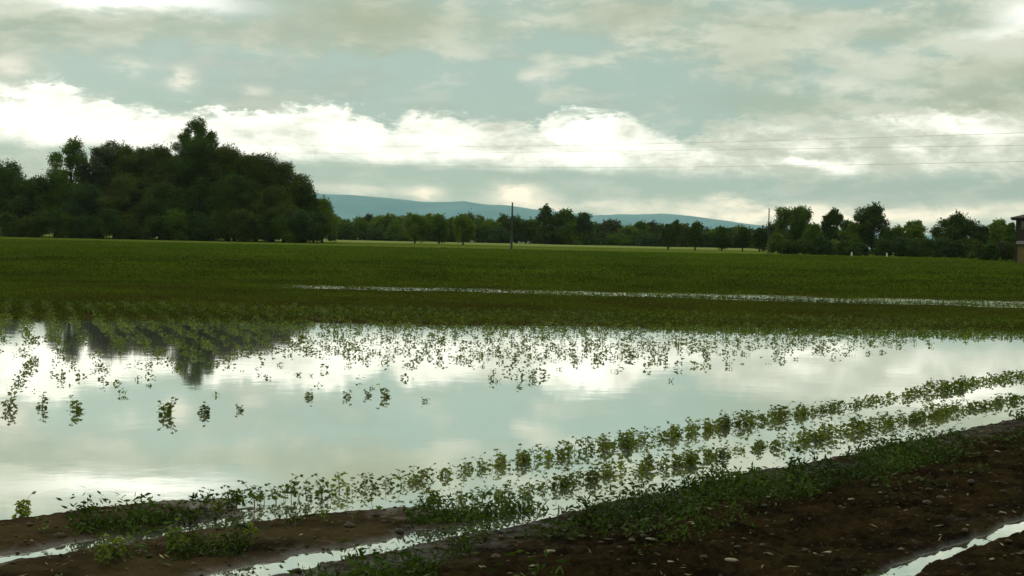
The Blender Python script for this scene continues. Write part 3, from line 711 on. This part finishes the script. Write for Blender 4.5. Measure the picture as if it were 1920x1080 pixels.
for n_, i in enumerate(solo):
    x, y, s__, r = plants[i]; sm_, lm_ = protos[int(rng.integers(14)) if not isinstance(r, str) else (3, 7, 11, 2, 6)[n_ % 5]]
    o = bpy.data.objects.new('crop_seedling', None); COL.objects.link(o); o.empty_display_size = .05
    o.location = (x, y, zz[i]); o.rotation_euler = (0, 0, rng.uniform(0, 6.28)); o.scale = (s__,)*3
    if isinstance(r, str): tag(o, r, 'seedling', 'standout seedlings')
    else:
        a_px = pxs[i]; part = 'left end' if a_px < 700 else 'middle' if a_px < 1300 else 'right end'
        tag(o, ROWL[r][0]+', '+part, 'seedling', ROWL[r][1]+', '+part)
    for nm, me in (('stem', sm_), ('leaves', lm_)):
        c_ = bpy.data.objects.new(nm, me); COL.objects.link(c_); c_.parent = o
def tri_template(k):
    me = protos[k][1]; V_ = np.array([v.co[:] for v in me.vertices])
    F_ = []
    for p in me.polygons:
        q = list(p.vertices); F_.append(q if len(q) == 4 else q+[q[-1]])
    return V_[np.array(F_)].reshape(-1, 3)
def scatter_tri(name, Ts, X_, Y_, Z_, S_, mat, seed, **tg):   # keeps degenerate quads out by using tiny offset
    return scatter(name, Ts, X_, Y_, Z_, S_, mat, seed, **tg)
T_mid = [simple_plant(200+i, 18, .2, .10) for i in range(8)]
rx = arr[rest, 0]; ry = arr[rest, 1]; rs = np.array([plants[i][2] for i in rest])
scatter('flooded_crop', T_mid, rx, ry, zz[rest], rs, CROPW, 3, label='mass of small crop seedlings standing in the flood water behind the nearest ones', cat='seedlings', kind='stuff')
# crop on the dry field beyond
n_f = 125000
t_ = rng.random(n_f); yy = 29*(112/29)**(t_**.9); row_i = np.round(rng.uniform(-1, 1, n_f)*(.42*yy+3)/.42)*.42
xx = row_i+rng.normal(size=n_f)*.12+(yy-30)*(-math.tan(FA))%.42; 
sp_ = fbm(xx*.09, yy*.09, 91, 4); keep = rng.random(n_f) < (.16+1.2*sstep(sp_, .38, .6)*1)*np.where(yy < 60, .85, 1)
xx, yy = xx[keep], yy[keep]; zf = gz(xx, yy, False)
e2f = 57.2-.2*np.clip(xx, 0, 60); pud = (np.abs(yy-e2f+1.5) < 5.4+1.4*sstep(xx, -4, 14)) & (xx > -9.5); k2 = (~pud) | (rng.random(len(xx)) < .26+.5*sstep(fbm(xx*.5, yy*.8, 19, 2), .38, .58)); xx, yy, zf = xx[k2], yy[k2], zf[k2]
T_far = [simple_plant(300+i, 6, .17, .13)*np.array([1, 1, 1]) for i in range(8)]
scatter('field_crop', T_far, xx, yy, np.maximum(zf, -.04), rng.uniform(.7, 1.2, len(xx))*(1+.008*(yy-30))*(.52+.48*sstep(yy, 57, 68)), CROPF, 4, label='low green crop covering the dry field beyond the flood water', cat='crop', kind='stuff')
n_f = 42000; yy = 108*(243/108)**rng.random(n_f); xx = rng.uniform(-1, 1, n_f)*(.42*yy+3); zf = gz(xx, yy, False)
T_vf = [simple_plant(400+i, 4, .16, .32)*1.0 for i in range(6)]
scatter('distant_crop', T_vf, xx, yy, zf-.02, rng.uniform(1.0, 1.7, n_f), CROPF, 5, label='even green crop on the far half of the field up to the meadow', cat='crop', kind='stuff')

# ------------------------------------------------------------------ weeds, residue, stones on the headland
def headland(n_, smin, smax, umin, umax, thr, seed, power=1.0):
    rg = np.random.default_rng(seed); s_ = rg.uniform(smin, smax, n_); u = umin+(umax-umin)*rg.random(n_)**power
    d = fbm(u*1.3, s_*2.4, seed, 3); k = rg.random(n_) < sstep(d, thr, thr+.16)
    s_, u = s_[k], u[k]; return s_*NX+u*TX, s_*NY+u*TY
def weed_t(seed, nl, h, spread, sz):
    rg = np.random.default_rng(seed); P = np.stack([rg.normal(size=nl)*spread, rg.normal(size=nl)*spread, h*rg.uniform(.05, 1, nl)**1.3], 1)
    return quads(P, np.full(nl, sz), rg, .1, 1.5)[0]
T_w = [weed_t(500+i, 20, .06+.035*(i % 3), .045, .024) for i in range(8)]
X1, Y1 = headland(8600, 4.35, 5.24, 3.2, 30, .42, 51, 1.05)
X2, Y2 = headland(2300, 5.42, 6.0, 3.2, 6.8, .54, 52)
X3, Y3 = headland(3600, 2.2, 4.7, 2.5, 22, .57, 53)
X4, Y4 = headland(1300, 6.55, 7.3, 3.2, 5.3, .57, 54)
X5, Y5 = headland(700, 5.5, 6.3, 3.2, 6.4, .56, 55)
_s, _u = su(X1, Y1); _k = ~((_s > 4.95) & (_u < 7.0) & (np.random.default_rng(1).random(len(_s)) < .85)); X1, Y1 = X1[_k], Y1[_k]
XW = np.concatenate([X1, X2, X3, X4, X5]); YW = np.concatenate([Y1, Y2, Y3, Y4, Y5]); ZW = gz(XW, YW)
sw = .42+1.0*rng.random(len(XW))**2.2; k = ZW > -.03; 
scatter('weeds', T_w, XW[k], YW[k], ZW[k]-.01, sw[k], WEED, 6, label='dark green weeds fringing the dirt bank along the water', cat='weeds', kind='stuff')
# straw and clods
def bits(n_, smin, smax, umin, umax, seed, sz, asp):
    rg = np.random.default_rng(seed); s_ = rg.uniform(smin, smax, n_); u = umin+(umax-umin)*rg.random(n_)**1.2
    x = s_*NX+u*TX; y = s_*NY+u*TY; z = gz(x, y); k = z > .005
    P = np.stack([x, y, z+.008], 1)[k]; return quads(P, np.full(len(P), sz)*rg.uniform(.4, 1.6, len(P)), rg, .82, asp)
V_, F_ = bits(3000, .5, 7.2, 2, 24, 57, .021, 2.2)
tag(mesh_np('crop_residue', V_, F_, STRAW), 'scraps of dry straw and stalk lying over the dark dirt of the headland', 'straw', kind='stuff')
ico = []
def stone_mesh(seed):
    rg = np.random.default_rng(seed); v = []; f = []; nu, nv = 9, 6
    for j in range(nv+1):
        th = math.pi*j/nv
        for i in range(nu):
            ph = 2*math.pi*i/nu; r = 1+.22*(rg.random()-.5)
            v.append((r*math.sin(th)*math.cos(ph)*1.2, r*math.sin(th)*math.sin(ph)*.85, r*math.cos(th)*.55))
    for j in range(nv):
        for i in range(nu): f.append((j*nu+i, (j+1)*nu+i, (j+1)*nu+(i+1) % nu, j*nu+(i+1) % nu))
    return np.array(v), np.array(f)
# clods: one object of crumbs
CL = []; 
rg = np.random.default_rng(77); n_c = 5200
s_ = rg.uniform(1.0, 7.2, n_c); u = 2.2+22*rg.random(n_c)**1.5; x = s_*NX+u*TX; y = s_*NY+u*TY; z = gz(x, y); k = z > -.005
x, y, z = x[k], y[k], z[k]
base = [stone_mesh(900+i) for i in range(5)]; VV = []; FF = []; off = 0
for i in range(len(x)):
    v, f = base[i % 5]; sc = .011*rg.uniform(.5, 1)*(1+2.2*rg.random()**6); a = rg.uniform(0, 6.28); c_, s3 = math.cos(a), math.sin(a)
    w_ = np.stack([v[:, 0]*c_-v[:, 1]*s3, v[:, 0]*s3+v[:, 1]*c_, v[:, 2]], 1)*sc+np.array([x[i], y[i], z[i]+sc*.2]); VV.append(w_); FF.append(f+off); off += len(v)
CLOD = solid('clod_soil', (.006, .004, .0012), (.040, .027, .009), 9, .85, .003, 90)
tag(mesh_np('soil_clods', np.concatenate(VV), np.concatenate(FF), CLOD, smooth_=False), 'loose crumbs and clods of dark earth on the headland', 'clods', kind='stuff')
st_me = []
for i in range(4):
    v, f = stone_mesh(950+i); me = bpy.data.meshes.new('stone'); me.from_pydata([tuple(p) for p in v], [], [tuple(q) for q in f]); me.materials.append(STONE); me.update(); st_me.append(me)
spots = [(1490, 925, 1.2, 'stone'), (1555, 925, .6, ''), (1820, 887, 1, ''), (1870, 850, 1, ''), (1775, 925, 1.1, ''), (1595, 944, .9, ''), (1440, 940, .8, ''), (1187, 1040, 1.7, ''), (1215, 1047, 1.2, ''), (1030, 1045, 1.3, ''), (815, 1046, 1.2, ''), (1590, 1020, .8, ''), (1550, 1037, 1.4, ''), (1660, 870, .7, ''), (1220, 1022, 1.4, ''), (1350, 1020, .8, ''), (1300, 985, .9, ''), (1880, 960, 1, ''), (1762, 1000, .8, ''), (735, 1070, 1.1, ''), (1525, 1037, .9, ''), (1440, 1046, 1.1, ''), (900, 1060, .8, ''), (1810, 1062, 1., ''), (1860, 1055, .8, ''), (1105, 1000, .8, ''), (530, 1040, .9, ''), (1700, 960, .7, ''), (1650, 930, .6, ''), (1370, 1060, 1.5, ''), (1000, 1070, .9, ''), (1260, 1065, 1., '')]
for i, (a, b, s__, _) in enumerate(spots):
    q = on_level(a, b, .04); z = float(gz(q.x, q.y)); o = bpy.data.objects.new('stone', st_me[i % 4]); COL.objects.link(o)
    o.location = (q.x, q.y, z+.004); o.scale = (.021*s__, .013*s__, .011*s__); o.rotation_euler = (rng.uniform(-.2, .2), rng.uniform(-.2, .2), rng.uniform(-.5, .5))
    if i == 7: tag(o, 'largest pale stone, low in the middle of the dark dirt bank', 'stone', 'pale stones in the dirt bank')
    else: tag(o, 'small pale stone lying in the dark dirt bank', 'stone', 'pale stones in the dirt bank')

# ------------------------------------------------------------------ haze
M_ = bpy.data.materials.new('haze'); M_.use_nodes = True; t = M_.node_tree; t.nodes.clear()
pv = t.nodes.new('ShaderNodeVolumePrincipled'); ot = t.nodes.new('ShaderNodeOutputMaterial'); t.links.new(pv.outputs[0], ot.inputs['Volume'])
pv.inputs['Color'].default_value = (.70, .88, .86, 1); pv.inputs['Density'].default_value = 3.5e-5; pv.inputs['Anisotropy'].default_value = .2
hz = MB().box(-11000, 11000, -60, 12000, -3, 400).build('haze', M_); tag(hz, kind='stuff')
